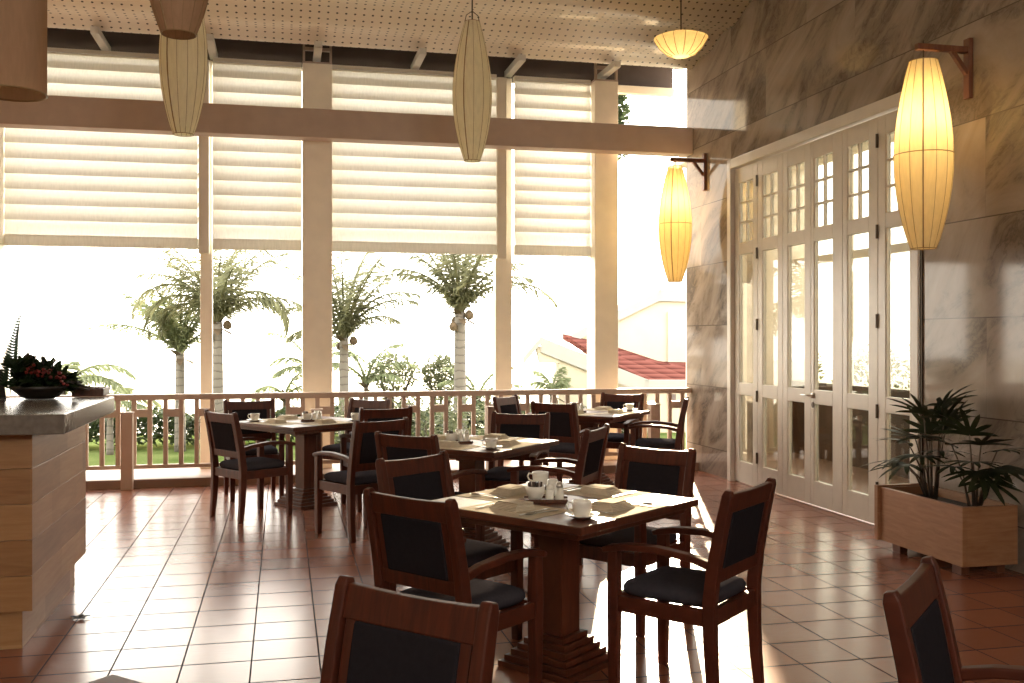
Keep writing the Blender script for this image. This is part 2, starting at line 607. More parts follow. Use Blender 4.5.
# ------------------------------------------------------------------ folding doors
fr = MB()
fr.span((XW - .03, 9.62, 0), (XW + .16, 9.70, 3.36)).span((XW - .03, 6.47, 0), (XW + .16, 6.535, 3.36)).span((XW - .03, 6.535, 3.26), (XW + .16, 9.62, 3.36))
struct(fr.build('trim_5', M['white'], bevel=.006), 'white painted frame around the tall folding doors', 'door frame')
LW = (9.62 - 6.535) / 6
DX = XW + .045
dl = ['tall white glazed door leaf touching the frame at the railing end', 'second tall white glazed door leaf from the railing end', 'tall white glazed door leaf just beyond the lever handle',
      'tall white glazed door leaf carrying the lever handle', 'tall white glazed door leaf between the handle leaf and the planter', 'tall white glazed door leaf behind the lit lantern and planter palm']
for i in range(6):
    y1 = 9.62 - LW * i - .002
    y0 = y1 - LW + .004
    yc = (y0 + y1) / 2
    rt = thing('door_%d' % (i + 1), dl[i], 'door', (DX, yc, 0), 0, 'white folding door leaves', 'structure')
    hw = (y1 - y0) / 2
    pw = .155
    oy = (0, .0, .012, .052, .028, 0)[i]
    f = MB()
    T = .025
    f.span((-T, -hw, .012), (T, oy - pw, 3.25)).span((-T, oy + pw, .012), (T, hw, 3.25))
    for (a, b) in ((.012, .225), (.91, 1.035), (2.355, 2.478), (3.095, 3.25)):
        f.span((-T, oy - pw, a), (T, oy + pw, b))
    f.build('frame', M['white'], rt, bevel=.004)
    mu = MB()
    mu.span((-.014, oy - .011, 2.478), (.014, oy + .011, 3.095))
    for z in (2.684, 2.889):
        mu.span((-.013, oy - pw, z - .01), (.013, oy + pw, z + .01))
    mu.build('muntins', M['white'], rt)
    for (a, b) in ((.225, .91), (1.035, 2.355), (2.478, 3.095)):
        MB().span((-.003, oy - pw, a), (.003, oy + pw, b)).build('pane', M['glass'], rt)
        bd = MB()
        for s in (-1, 1):
            bd.span((-.018, oy + s * pw - .009, a), (.018, oy + s * pw + .009, b))
        bd.build('glazing_bead', M['white'], rt)
    if i in (1, 5):
        for z in (.30, .915, 1.63, 2.34, 3.06):
            MB().tube([(-.032, hw + .002, z - .055), (-.032, hw + .002, z + .055)], .012, 8).build('hinge', M['darkmetal'], rt)
    if i == 3:
        hd = MB()
        hd.lathe([(0, 0), (.026, 0), (.026, .012), (0, .012)], 16)
        hd.v = [(-T - v[2], hw - .04 + v[0], .985 + v[1]) for v in hd.v]
        hd.tube([(-T, hw - .04, .985), (-T - .05, hw - .04, .985), (-T - .055, hw + .0, .985), (-T - .055, hw + .085, .982)], [.009, .009, .009, .007], 8)
        hd.build('lever_handle', M['metal'], rt, smooth=True)
        kp = MB().lathe([(0, 0), (.018, 0), (.018, .008), (0, .008)], 16)
        kp.v = [(-T - v[2], hw - .04 + v[0], .90 + 1.5 * v[1]) for v in kp.v]
        kp.build('key_plate', M['darkmetal'], rt)
struct(MB().span((XW - .012, 6.445, 0), (XW + .02, 6.468, 3.36)).build('trim_6', M['darkmetal']), 'thin dark edge strip beside the door frame', 'trim')
# room added beyond the doors for their bright glass; end wall stops sun
XS = 6.5
struct(MB().span((XW + .02, 3.0, -.15), (XS + .2, 12.1, -.005)).build('floor_beyond', M['curb']), 'floor of the added gallery seen through the folding doors', 'floor')
nb = MB().span((XW + .32, 2.8, -.15), (XS + .2, 3.0, 3.8)).span((XW + .52, 11.9, -.15), (XS + .2, 12.1, 3.8))
nb.span((XW + .34, 3.0, 3.7), (XS + .2, 12.1, 3.8))
nb.span((XS, 3.0, 2.43), (XS + .1, 11.9, 2.52))
for y in (5.6, 8.1, 10.6):
    nb.span((XS, y, .9), (XS + .1, y + .1, 3.7))
struct(nb.build('wall_beyond', M['plaster']), 'added gallery walls and window beam seen through the door glass', 'wall')
struct(MB().span((XS, 3.0, -.1), (XS + .1, 11.9, .88)).span((XS - .05, 3.0, .88), (XS + .15, 11.9, .94)).build('wall_parapet', M['parapet']), 'brown low parapet seen through the lower door panes', 'wall')

# ------------------------------------------------------------------ chairs
def make_chair(label):
    rt = thing('dining_chair', label, 'chair', (0, 0, 0), 0, 'wooden dining armchairs')
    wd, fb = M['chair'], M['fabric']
    XP = .222
    rear = [(-.240, 0), (-.226, .14), (-.218, .30), (-.216, .44), (-.232, .58), (-.262, .74), (-.292, .875), (-.297, .897)]
    szs = [(.038, .040), (.041, .046), (.042, .052), (.042, .055), (.040, .052), (.038, .047), (.037, .042), (.031, .027)]

    def yb(z):
        for (a, b) in zip(rear, rear[1:]):
            if a[1] <= z <= b[1]:
                return a[0] + (b[0] - a[0]) * (z - a[1]) / (b[1] - a[1])
        return rear[-1][0]
    for s in (-1, 1):
        MB().sweep([(s * XP, y, z) for (y, z) in rear], szs, (1, 0, 0)).build('back_post', wd, rt, bevel=.005)
        MB().sweep([(s * XP, .222, 0), (s * XP, .222, .20), (s * XP, .222, .40), (s * XP, .222, .602)], [(.040, .040), (.046, .046), (.050, .050), (.046, .046)], (1, 0, 0)).build('leg', wd, rt, bevel=.005)
        arm = [(s * XP, -.225, .588), (s * XP, -.13, .612), (s * (XP + .004), .02, .628), (s * (XP + .004), .16, .622), (s * (XP + .002), .245, .606), (s * (XP + .002), .272, .598)]
        MB().sweep(arm, [(.034, .034), (.044, .030), (.056, .028), (.058, .028), (.056, .028), (.046, .022)], (1, 0, 0)).build('armrest', wd, rt, bevel=.006)
    ap = MB()
    ap.span((-.20, .207, .345), (.20, .237, .412)).span((-.20, -.232, .345), (.20, -.202, .412))
    for s in (-1, 1):
        ap.span((s * XP - .013, -.20, .345), (s * XP + .013, .20, .412))
    ap.build('seat_frame', wd, rt, bevel=.003)
    st = MB()
    n = 10
    vs, fs = [], []
    for lvl, (gx, z) in enumerate(((.93, .408), (1.0, .425), (1.0, .445), (.96, .458), (.86, .468), (.6, .474), (.25, .476))):
        hx, hy = .203 * gx, .213 * gx
        k = 0
        for j in range(32):
            a = 2 * PI * (j + .5) / 32
            c, s_ = math.cos(a), math.sin(a)
            e = .25
            vs.append((hx * math.copysign(abs(c) ** e, c), .004 + hy * math.copysign(abs(s_) ** e, s_), z))
    for l in range(6):
        for j in range(32):
            a, b = 32 * l + j, 32 * l + (j + 1) % 32
            fs.append((a, b, b + 32, a + 32))
    fs.append(tuple(32 * 6 + j for j in range(32)))
    fs.append(tuple(31 - j for j in range(32)))
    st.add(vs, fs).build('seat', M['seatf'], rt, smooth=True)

    def slab(x0, x1, z0, z1, th, off=0, dip=0):
        """back piece following the rake of the posts; dip lowers the middle of the top edge"""
        vs, fs = [], []
        nx, nz = 8, 5
        for side in (-1, 1):
            for j in range(nz + 1):
                for i in range(nx + 1):
                    u = i / nx
                    x = x0 + (x1 - x0) * u
                    zt = z1 - dip * math.sin(PI * u)
                    z = z0 + (zt - z0) * j / nz
                    vs.append((x, yb(z) + off + side * th / 2, z))
        q = (nx + 1) * (nz + 1)
        for j in range(nz):
            for i in range(nx):
                a = j * (nx + 1) + i
                fs.append((a, a + 1, a + nx + 2, a + nx + 1))
                fs.append((q + a + nx + 1, q + a + nx + 2, q + a + 1, q + a))
        for i in range(nx):
            fs.append((i + 1, i, q + i, q + i + 1))
            a = nz * (nx + 1) + i
            fs.append((a, a + 1, q + a + 1, q + a))
        for j in range(nz):
            a = j * (nx + 1)
            fs.append((a, a + nx + 1, q + a + nx + 1, q + a))
            a += nx
            fs.append((a + nx + 1, a, q + a, q + a + nx + 1))
        return MB().add(vs, fs)
    slab(-.205, .205, .800, .884, .028, 0, .006).build('top_rail', wd, rt, bevel=.005)
    slab(-.205, .205, .515, .572, .026).build('lower_rail', wd, rt, bevel=.004)
    for s in (-1, 1):
        slab(min(s * .163, s * .194), max(s * .163, s * .194), .570, .803, .024).build('back_stile', wd, rt, bevel=.003)
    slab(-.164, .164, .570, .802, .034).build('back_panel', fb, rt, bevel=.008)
    return rt


CH = make_chair('x')
used = [False]


def chair(bx, by, f, label):
    """bx, by: middle of the top of the back; f: facing angle in degrees"""
    a = R(f)
    loc = (bx + .285 * math.cos(a), by + .285 * math.sin(a), 0)
    rz = a - PI / 2
    if not used[0]:
        used[0] = True
        CH.location = loc
        CH.rotation_euler = (0, 0, rz)
        CH['label'] = label
        return CH
    return dup(CH, loc, rz, label)


chair(1.87, 3.78, 131, 'dark wooden armchair standing in the bright sun patch beside the large set table')
chair(.48, 3.85, 38, 'dark armchair, panelled back to us, directly before the large table')
chair(.656, 5.10, -54, 'dark armchair behind the large table, its back under the small middle table')
chair(2.02, 5.21, 217, 'dark armchair with sunlit seat facing us across the large set table')
chair(.30, 2.38, 223, 'dark armchair cut by the bottom edge, its wide padded back before the large table')
chair(1.575, 2.25, -46, 'dark armchair with blue panel cut off by the bottom edge below the planter')
chair(.76, 6.28, 45, 'dark armchair with its back to us tucked against the middle table')
chair(1.87, 7.82, 243, 'dark armchair facing us from behind the middle table')
chair(2.07, 6.45, 145, 'dark armchair turned sideways between the middle table and the sunlit seat')
chair(2.475, 9.015, 45, 'dark armchair with its back to us at the table by the open bay')
chair(2.26, 10.10, -42, 'small far armchair with pale lit edge by the railing, facing the open-bay table')
chair(3.60, 10.30, 232, 'dark armchair facing us behind the cup on the open-bay table')
chair(3.93, 9.33, 155, 'dark armchair seen side-on between the open-bay table and the marble wall')
chair(-.495, 8.50, 33, 'dark armchair nearest the wooden counter, with its back half turned to us')
chair(-.32, 10.0, -80, 'dark armchair facing us between the breakfast table cup and the railing')
chair(.83, 9.90, 227, 'dark armchair facing us by the railing, behind the cup on the railing table')
chair(.87, 8.67, 104, 'dark armchair pushed under the railing table end, second of three overlapping backs')
chair(.71, 7.42, 120, 'dark armchair pulled out before the railing table, front of three overlapping backs')

# ------------------------------------------------------------------ tables
def make_table():
    rt = thing('dining_table', 'x', 'table', (0, 0, 0), 0, 'square pedestal dining tables')
    S = .93
    MB().box((0, 0, .733), (S, S, .034)).build('tabletop', M['table'], rt, bevel=.006)
    MB().box((0, 0, .700), (S - .10, S - .10, .034)).build('apron', M['table'], rt, bevel=.004)
    c = MB().box((0, 0, .40), (.135, .135, .57))
    c.box((0, 0, .665), (.20, .20, .036)).box((0, 0, .635), (.165, .165, .026))
    c.build('column', M['table'], rt, bevel=.003)
    b = MB()
    for k in range(6):
        w_ = .40 - .042 * k
        b.box((0, 0, .013 + .0255 * k), (w_, w_, .0255))
    b.build('stepped_base', M['table'], rt, bevel=.002)
    return rt


TB = make_table()
TABS = {}


def table(key, x, y, rot, label):
    if not TABS:
        o = TB
        o.location = (x, y, 0)
        o.rotation_euler = (0, 0, R(rot))
        o['label'] = label
    else:
        o = dup(TB, (x, y, 0), R(rot), label)
    TABS[key] = (x, y, R(rot))


table('big', 1.236, 4.41, 37, 'large set dining table with sunlight on one corner, nearest full table to us')
table('mid', 1.315, 7.0, 47, 'middle dining table laid with a cup, between two rows of chairs')
table('bay', 3.01, 9.60, 47, 'small far dining table beside the marble wall and open bay')
table('brk', .20, 9.12, 35, 'dining table by the railing beside the middle column, on a stepped base')
table('cut', -.37, 1.71, 45, 'bare table corner just showing at the bottom edge below the counter')
ZTOP = .7505


def on(key, lx, ly, z=0.0):
    x, y, r = TABS[key]
    return (x + lx * math.cos(r) - ly * math.sin(r), y + lx * math.sin(r) + ly * math.cos(r), ZTOP + z)


NICK = {'big': 'the large table', 'mid': 'the middle table', 'bay': 'the open-bay table', 'brk': 'the railing table'}
CHSIDE = {0: 'the sun-patch chair side', 1: 'the side facing the window wall chair', 2: 'the railing-and-counter side', 3: 'the side of the chair with its back to us'}

# crockery prototypes
def p_cup():
    rt = thing('coffee_cup', 'x', 'cup')
    MB().lathe([(.0, .004), (.026, .004), (.028, 0), (.031, .003), (.037, .02), (.0405, .05), (.0415, .066), (.0385, .066), (.037, .05), (.033, .02), (.0, .012)], 24).build('bowl', M['china'], rt, smooth=True)
    MB().tube([(.038, 0, .056), (.056, 0, .058), (.064, 0, .044), (.056, 0, .026), (.036, 0, .02)], .0042, 6).build('handle', M['china'], rt, smooth=True)
    return rt


def p_saucer():
    return tag(MB().lathe([(0, .003), (.03, .003), (.032, 0), (.036, .002), (.058, .010), (.073, .017), (.073, .019), (.056, .013), (.034, .006), (0, .006)], 28).build('saucer', M['china'], smooth=True), 'x', 'saucer')


def p_bowl():
    return tag(MB().lathe([(0, .004), (.024, .004), (.026, 0), (.03, .004), (.042, .03), (.046, .062), (.043, .062), (.039, .03), (.0, .012)], 24).build('sugar_bowl', M['china'], smooth=True), 'x', 'bowl')


def p_shaker(hh, name):
    rt = thing(name, 'x', 'shaker')
    MB().lathe([(0, 0), (.019, 0), (.021, .006), (.017, hh * .7), (.0, hh * .7)], 20).build('body', M['china'], rt, smooth=True)
    MB().lathe([(.0, hh * .7), (.016, hh * .7), (.017, hh * .78), (.014, hh * .93), (.005, hh), (0, hh)], 20).build('cap', M['china'] if hh < .075 else M['metal'], rt, smooth=True)
    return rt


def p_jug():
    rt = thing('milk_jug', 'x', 'jug')
    MB().lathe([(0, .003), (.022, .003), (.024, 0), (.030, .02), (.030, .04), (.021, .065), (.024, .085), (.022, .085), (.019, .065), (.027, .04), (0, .01)], 24).build('body', M['china'], rt, smooth=True)
    MB().tube([(.022, 0, .075), (.042, 0, .072), (.046, 0, .045), (.029, 0, .025)], .004, 6).build('handle', M['china'], rt, smooth=True)
    return rt


def p_fork(name, tip):
    mb = MB()
    mb.sweep([(0, -.095, .003), (0, -.05, .004), (0, .02, .005), (0, .045, .004)], [(.012, .003), (.010, .003), (.006, .003), (.008, .003)], (1, 0, 0))
    if tip == 'fork':
        mb.sweep([(0, .042, .004), (0, .06, .003)], [(.010, .002), (.022, .002)], (1, 0, 0))
        for k in range(4):
            mb.sweep([(-.0085 + .0057 * k, .058, .003), (-.0085 + .0057 * k, .098, .006)], [(.003, .0018), (.002, .0018)], (1, 0, 0))
    elif tip == 'spoon':
        vs, fs = [], []
        for (g, z) in ((1, .009), (.7, .004), (.3, .0022)):
            for k in range(16):
                a = 2 * PI * k / 16
                vs.append((.019 * g * math.cos(a), .07 + .030 * g * math.sin(a), z))
        for l in range(2):
            for k in range(16):
                a, b = 16 * l + k, 16 * l + (k + 1) % 16
                fs.append((a, b, b + 16, a + 16))
        fs.append(tuple(32 + k for k in range(16)))
        mb.add(vs, fs)
    else:
        mb.sweep([(0, .04, .004), (.001, .06, .004), (.002, .10, .003), (-.002, .118, .003)], [(.010, .002), (.017, .002), (.016, .0018), (.005, .0015)], (1, 0, 0))
    return tag(mb.build(name, M['metal'], smooth=(tip == 'spoon')), 'x', 'cutlery')


def p_napkin():
    rt = thing('folded_napkin', 'x', 'napkin')
    mb = MB()
    for k in range(6):
        mb.box((.004 * (k % 2), .003 * k, .0025 + .0052 * k), (.17 - .008 * k, .125 - .006 * k, .0046), R(1.2 * (k % 3 - 1)))
    fo_ = mb.build('folds', M['napkin'], rt, bevel=.002)
    cd = MB().box((.0, .0, .0325), (.11, .075, .0012), R(6))
    cd.build('card', M['paper'], fo_)
    return rt


def p_mat():
    return tag(MB().box((0, 0, .0009), (.41, .29, .0018)).build('paper_placemat', M['paper']), 'x', 'placemat')


def p_tray():
    return tag(MB().box((0, 0, .005), (.20, .105, .010)).box((0, .05, .011), (.20, .006, .012)).box((0, -.05, .011), (.20, .006, .012)).build('condiment_tray', M['tray'], bevel=.002), 'x', 'tray')


def p_sachet():
    return tag(MB().box((0, 0, .030), (.046, .006, .060)).build('sugar_sachet', M['sachet'], bevel=.0015), 'x', 'sachet')


PROTO, PN = {}, {'cup': p_cup, 'saucer': p_saucer, 'bowl': p_bowl, 'salt': lambda: p_shaker(.070, 'salt_shaker'), 'pepper': lambda: p_shaker(.082, 'pepper_shaker'), 'jug': p_jug,
                 'fork': lambda: p_fork('fork', 'fork'), 'knife': lambda: p_fork('table_knife', 'knife'), 'spoon': lambda: p_fork('teaspoon', 'spoon'), 'napkin': p_napkin, 'mat': p_mat, 'tray': p_tray, 'sachet': p_sachet}


def put(kind, loc, rz, label, group=None, tilt=None):
    if kind not in PROTO:
        o = PROTO[kind] = PN[kind]()
        o.location = loc
        o.rotation_euler = (0, 0, rz)
        o['label'] = label
        if group: o['group'] = group
    else:
        o = dup(PROTO[kind], loc, rz, label, group)
    if tilt:
        o.rotation_euler = (tilt[0], tilt[1], rz)
    return o


SIDE = {'a': (-90, 'on the side of'), 'b': (0, ''), 'c': (90, ''), 'd': (180, '')}
# table-local sides: -90 = down-right (sun chair), 0 = up-right, 90 = up-left, 180 = down-left
SNAME = {'big': {-90: 'sun-patch chair side', 0: 'sunlit-seat chair side', 90: 'middle-table side', 180: 'near chair side'},
         'mid': {-90: 'sideways chair side', 0: 'railing side', 90: 'counter side', 180: 'large-table side'},
         'bay': {-90: 'marble wall side', 0: 'open bay side', 90: 'palm side', 180: 'middle-table side'},
         'brk': {-90: 'pulled-out chair side', 0: 'middle column side', 90: 'railing side', 180: 'counter side'}}


def setting(key, deg, cup=True, full=True, cupside=1):
    r = TABS[key][2]
    a = R(deg)

    def loc(u, v, z=0.0):      # u: from the middle outwards, v: sideways (counter-clockwise)
        return on(key, u * math.cos(a) - v * math.sin(a), u * math.sin(a) + v * math.cos(a), z)
    rz = r + a + PI / 2
    sd = '%s, %s' % (NICK[key], SNAME[key][deg])
    put('mat', loc(.315, 0), rz, 'cream paper placemat on %s' % sd, 'paper placemats')
    put('napkin', loc(.31, -.02, .002), rz + R(random.uniform(-9, 9)), 'folded linen napkin with a card on %s' % sd, 'folded napkins')
    put('fork', loc(.315, -.145, .002), rz + PI + R(random.uniform(-5, 5)), 'steel fork beside the napkin on %s' % sd, 'forks')
    if full:
        put('knife', loc(.315, .115, .002), rz + PI + R(random.uniform(-5, 5)), 'steel table knife beside the napkin on %s' % sd, 'table knives')
        put('spoon', loc(.315, .15, .002), rz + PI + R(random.uniform(-8, 8)), 'steel teaspoon beside the knife on %s' % sd, 'teaspoons')
    if cup:
        l = loc(.34, .29 * cupside)
        put('saucer', l, 0, 'white saucer under the coffee cup on %s' % sd, 'saucers')
        put('cup', (l[0], l[1], l[2] + .0065), R(200 + 40 * cupside), 'white coffee cup on its saucer on %s' % sd, 'coffee cups')


def condiments(key, dx, dy, rz0, n=6, jug=True):
    r = TABS[key][2] + rz0
    nk = NICK[key]

    def L(u, v, z=0):
        x, y, q = TABS[key]
        c = on(key, dx, dy, z)
        return (c[0] + u * math.cos(r) - v * math.sin(r), c[1] + u * math.sin(r) + v * math.cos(r), c[2])
    put('tray', L(0, 0), r, 'small dark wooden tray under the condiments of %s' % nk, 'condiment trays')
    put('bowl', L(-.048, 0, .0105), 0, 'white bowl of dark sugar sachets in the middle of %s' % nk, 'sugar bowls')
    put('salt', L(.018, -.022, .0105), 0, 'white salt shaker beside the sachet bowl on %s' % nk, 'salt shakers')
    put('pepper', L(.062, -.012, .0105), 0, 'capped pepper shaker at the tray end on %s' % nk, 'pepper shakers')
    if jug:
        put('jug', L(.03, .115), R(40), 'white milk jug standing behind the condiment tray of %s' % nk, 'milk jugs')
    for k in range(n):
        put('sachet', L(-.066 + .0075 * k, .004 * (k % 2), .030), r + R(78 + 9 * (k % 3)), 'dark sugar sachet standing in the bowl on %s' % nk, 'sugar sachets on ' + nk, (R(9 * (k % 3) - 9), R(5 * (k % 2)), 0))


# the large table
setting('big', -90, True, True, -1)
setting('big', 0, False, True)
setting('big', 90, True, True, -1)
setting('big', 180, False, True)
condiments('big', -.06, .03, R(-52))
setting('mid', -90, True, False, -1)
setting('mid', 0, False, False)
setting('mid', 90, False, False)
setting('mid', 180, False, False)
condiments('mid', -.09, .06, R(-45), 4)
setting('bay', -90, False, False)
setting('bay', 0, True, False, -1)
setting('bay', 180, False, False)
condiments('bay', -.12, .10, R(-45), 4, False)
setting('brk', -90, True, False, 1)
setting('brk', 90, False, False)
setting('brk', 180, True, False, -1)
condiments('brk', .03, -.06, R(-40), 4)

# ------------------------------------------------------------------ lanterns
def lantern_prof(Lh, rt_, rm, rb, n=22):
    out = []
    for k in range(n + 1):
        s = k / n
        # bulging barrel, widest a little above the middle of its height
        b = math.sin(PI * (s ** .93)) ** .92 if 0 < s < 1 else 0
        r0 = rb + (rt_ - rb) * s
        out.append((r0 + (rm - (rt_ + rb) / 2) * b, -Lh + Lh * s))
    return out


def lantern(x, y, zt, Lh, rt_, rm, rb, label, mat, ribs=14, cord=None, bracket=None, lit=0.0, seam=True):
    rt = thing('hanging_lantern', label, 'lantern', (x, y, zt), 0, 'fabric lanterns')
    prof = lantern_prof(Lh, rt_, rm, rb)
    MB().lathe(prof, 40).build('shade', mat, rt, smooth=True)
    wr = MB()
    for k in range(ribs):
        a = 2 * PI * k / ribs + R(234)
        wr.tube([((r + .001) * math.cos(a), (r + .001) * math.sin(a), z) for r, z in prof[::2]], .0017 if k else .005, 5)
    rings = [prof[0], prof[-1]] + ([prof[len(prof) // 2]] if seam else [])
    for (r, z) in rings:
        wr.tube([((r + .001) * math.cos(2 * PI * q / 32), (r + .001) * math.sin(2 * PI * q / 32), z) for q in range(33)], .003, 5)
    wr.build('wire_ribs', M['wire'], rt)
    if cord:
        c = MB().tube([(0, 0, -.12), (0, 0, cord)], .007, 6)
        for s in (-1, 1):
            c.tube([(s * .0, 0, .10), (s * rt_ * .8, 0, .06), (s * rt_, 0, 0)], .004, 5)
        c.tube([(rt_ * math.cos(q), 0, 0) for q in (0, PI)], .003, 5)
        c.build('cord', M['darkmetal'], rt)
    if lit:
        MB().lathe([(0, -.05), (.02, -.04), (.028, -.015), (.02, .01), (.012, .03), (0, .04)], 12, (0, 0, -Lh * .22)).build('bulb', M['bulb'], rt, smooth=True)
        ld = bpy.data.lights.new('lantern_bulb_light', 'POINT')
        ld.energy = lit
        ld.color = (1, .80, .48)
        ld.shadow_soft_size = .045
        lo = bpy.data.objects.new('lantern_bulb_light', ld)
        COL.objects.link(lo)
        lo.parent = rt
        lo.location = (0, 0, -Lh * .25 - .1)
    return rt


def bracket(y, label):
    rt = thing('wall_bracket', label, 'bracket', (XW, y, 3.13), 0, 'wooden lantern brackets')
    MB().span((-.035, -.03, 0), (-.001, .03, .41)).build('back_plate', M['brackwood'], rt, bevel=.004)
    arm_ = MB().span((-.42, -.022, .31), (-.03, .022, .352)).build('arm', M['brackwood'], rt, bevel=.004)
    MB().sweep([(-.03, 0, .17), (-.15, 0, .32)], (.032, .032), (0, 1, 0)).build('brace', M['brackwood'], rt, bevel=.003)
    MB().tube([(-.365, 0, .375), (-.365, 0, .35), (-.365, 0, .23)], .005, 6).build('hook', M['darkmetal'], arm_)
    return rt


bracket(5.93, 'brown wooden wall bracket holding the lit lantern over the planter')
bracket(10.30, 'brown wooden wall bracket holding the lit lantern at the open bay')
lantern(XW - .365, 5.93, 3.365, 1.265, .092, .190, .082, 'lit yellow fabric lantern on a wall bracket above the planter palm', M['lamplit'], 14, None, None, 3.4, True)
lantern(XW - .365, 10.30, 3.385, 1.27, .075, .182, .075, 'lit yellow fabric lantern on a wall bracket before the open bay', M['lamplit'], 14, None, None, 3.0, True)
lantern(1.695, 9.0, 4.40, 1.275, .068, .180, .072, 'slim ivory lantern hanging alone before the wide blind', M['lamp'], 12, .75, None, 0, False)
lantern(-.77, 8.28, 4.42, 1.31, .07, .182, .078, 'tall ivory lantern hanging behind a brown one, its tip over the beam', M['lamp'], 14, .75, None, 0, False)
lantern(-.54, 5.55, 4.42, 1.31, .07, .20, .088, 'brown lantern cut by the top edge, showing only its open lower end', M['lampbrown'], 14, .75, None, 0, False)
# drum lantern
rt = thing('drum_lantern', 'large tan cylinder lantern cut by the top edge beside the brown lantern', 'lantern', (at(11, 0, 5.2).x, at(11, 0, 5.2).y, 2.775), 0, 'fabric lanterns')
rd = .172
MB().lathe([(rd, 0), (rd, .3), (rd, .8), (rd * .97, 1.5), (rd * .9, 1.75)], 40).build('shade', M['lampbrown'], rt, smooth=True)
for z, r in ((0, rd), (1.5, rd * .97)):
    MB().tube([(r * math.cos(2 * PI * q / 32), r * math.sin(2 * PI * q / 32), z) for q in range(33)], .005, 5).build('rim_ring', M['wire'], rt)
MB().tube([(0, 0, 1.4), (0, 0, 2.4)], .007, 6).build('cord', M['darkmetal'], rt)
# bowl pendant
pb = at(681, 57, 9.4)
rt = thing('bowl_pendant', 'shallow pleated bowl lamp hanging under the ceiling by the marble wall', 'lamp', (pb.x, pb.y, pb.z))
prof = [(.0, 0), (.08, .004), (.14, .03), (.20, .085), (.242, .15), (.255, .175), (.19, .20), (.08, .225), (.03, .23)]
MB().lathe(prof, 36).build('shade', M['lamplit'], rt, smooth=True)
wr = MB()
for k in range(14):
    a = 2 * PI * k / 14
    wr.tube([((r + .002) * math.cos(a), (r + .002) * math.sin(a), z) for r, z in prof[1:]], .003, 5)
wr.build('wire_ribs', M['wire'], rt)
MB().tube([(0, 0, .2), (0, 0, .70)], .006, 6).build('cord', M['darkmetal'], rt)
ld = bpy.data.lights.new('bowl_bulb_light', 'POINT')
ld.energy = 1.6
ld.color = (1, .8, .5)
ld.shadow_soft_size = .04
lo = bpy.data.objects.new('bowl_bulb_light', ld)
COL.objects.link(lo)
lo.parent = rt
lo.location = (0, 0, .10)

# ------------------------------------------------------------------ counter and flowers
ct = thing('buffet_counter', 'plank-clad counter with a thick grey granite top at the picture edge', 'counter', (-1.0, 5.03, 0))
MB().extrude([(0, 0, 1.045), (0, 1.42, 1.045), (-3.6, 1.42, 1.045), (-3.6, .03, 1.045)], (0, 0, .095)).build('granite_top', M['stone'], ct, bevel=.005)
body = MB()
for k in range(5):
    z0 = .19 + .171 * k
    body.span((-3.5, .13, z0), (-.17, 1.46, z0 + .1685))
body.build('plank_cladding', M['counter'], ct, bevel=.002)
MB().span((-3.5, .18, 0), (-.225, 1.42, .19)).build('plinth', M['counter'], ct, bevel=.002)


def leaf_strip(mb, p, d, up, L, wd, droop, n=4, base=.4, pull=Vector((0, 0, 0))):
    """a narrow pointed leaf from p along d bending down"""
    p, d, up = Vector(p), Vector(d).normalized(), Vector(up)
    side = d.cross(up)
    side = side.normalized() if side.length > 1e-4 else d.orthogonal().normalized()
    vs, fs = [], []
    pos = p.copy()
    for k in range(n + 1):
        s = k / n
        wv = wd * (base + (1 - base) * math.sin(PI * min(1, s * .9 + .1)) if s < 1 else .04) * .5
        vs += [pos - side * wv, pos + side * wv]
        dd = (d - up * (droop * s) + pull * s).normalized()
        pos = pos + dd * (L / n)
    for k in range(n):
        fs.append((2 * k, 2 * k + 1, 2 * k + 3, 2 * k + 2))
    mb.add(vs, fs)


fb = at(40, 404, 5.85)
fa = thing('flower_arrangement', 'dark arrangement of red berries and ferns in a black bowl on the counter', 'flower arrangement', (fb.x, fb.y, 1.142))
MB().lathe([(0, 0), (.08, 0), (.10, .01), (.155, .055), (.17, .075), (.15, .075), (.09, .03), (0, .02)], 28).build('bowl', M['basket'], fa, smooth=True)
fol = MB()
rg = random.Random(5)
for k in range(520):
    a = rg.uniform(0, 2 * PI)
    e = rg.uniform(-.15, 1.3)
    d = Vector((math.cos(a) * math.cos(e) * 1.4, math.sin(a) * math.cos(e), math.sin(e)))
    xx = rg.uniform(-.13, .155)
    leaf_strip(fol, (xx, rg.uniform(-.09, .09), .05 + rg.uniform(0, .13 - .35 * xx)), d, (rg.uniform(-.6, .6), rg.uniform(-1, .4), .6), rg.uniform(.05, .11), rg.uniform(.02, .036), rg.uniform(0, .7))
fol.build('foliage', M['fern'], fa)
br = MB()
for k in range(70):
    u = rg.uniform(-.05, .17)
    c_ = (u, rg.uniform(-.15, .05), .185 - .4 * max(0, u) + rg.uniform(-.04, .02))
    br.lathe([(0, -.010), (.008, -.006), (.0105, 0), (.008, .006), (0, .010)], 7, c_)
tag(br.build('berry_clumps', M['berry'], fa, smooth=True), kind='stuff')
tw = MB()
for k in range(9):
    a = rg.uniform(-.5, .6)
    x0 = .10 + .03 * k / 2
    pts = [(x0 - .05, rg.uniform(-.08, .08), .08), (x0, rg.uniform(-.09, .09), .16 - .012 * k), (x0 + .05, 0, .13 - .01 * k), (x0 + .055, 0, .07), (x0 + .02, 0, .05)]
    tw.tube(pts, [.005, .007, .007, .006, .003], 5)
for k in range(7):
    x0 = -.12 + .03 * k
    tw.tube([(x0, 0, .08), (x0 + rg.uniform(-.02, .02), 0, .2), (x0 + rg.uniform(-.03, .03), 0, .27 - .01 * abs(k - 2))], [.004, .005, .008], 5)
tw.build('twigs', M['basket'], fa, smooth=True)
fr_ = MB()
tip = Vector((-.125, .0, .46))
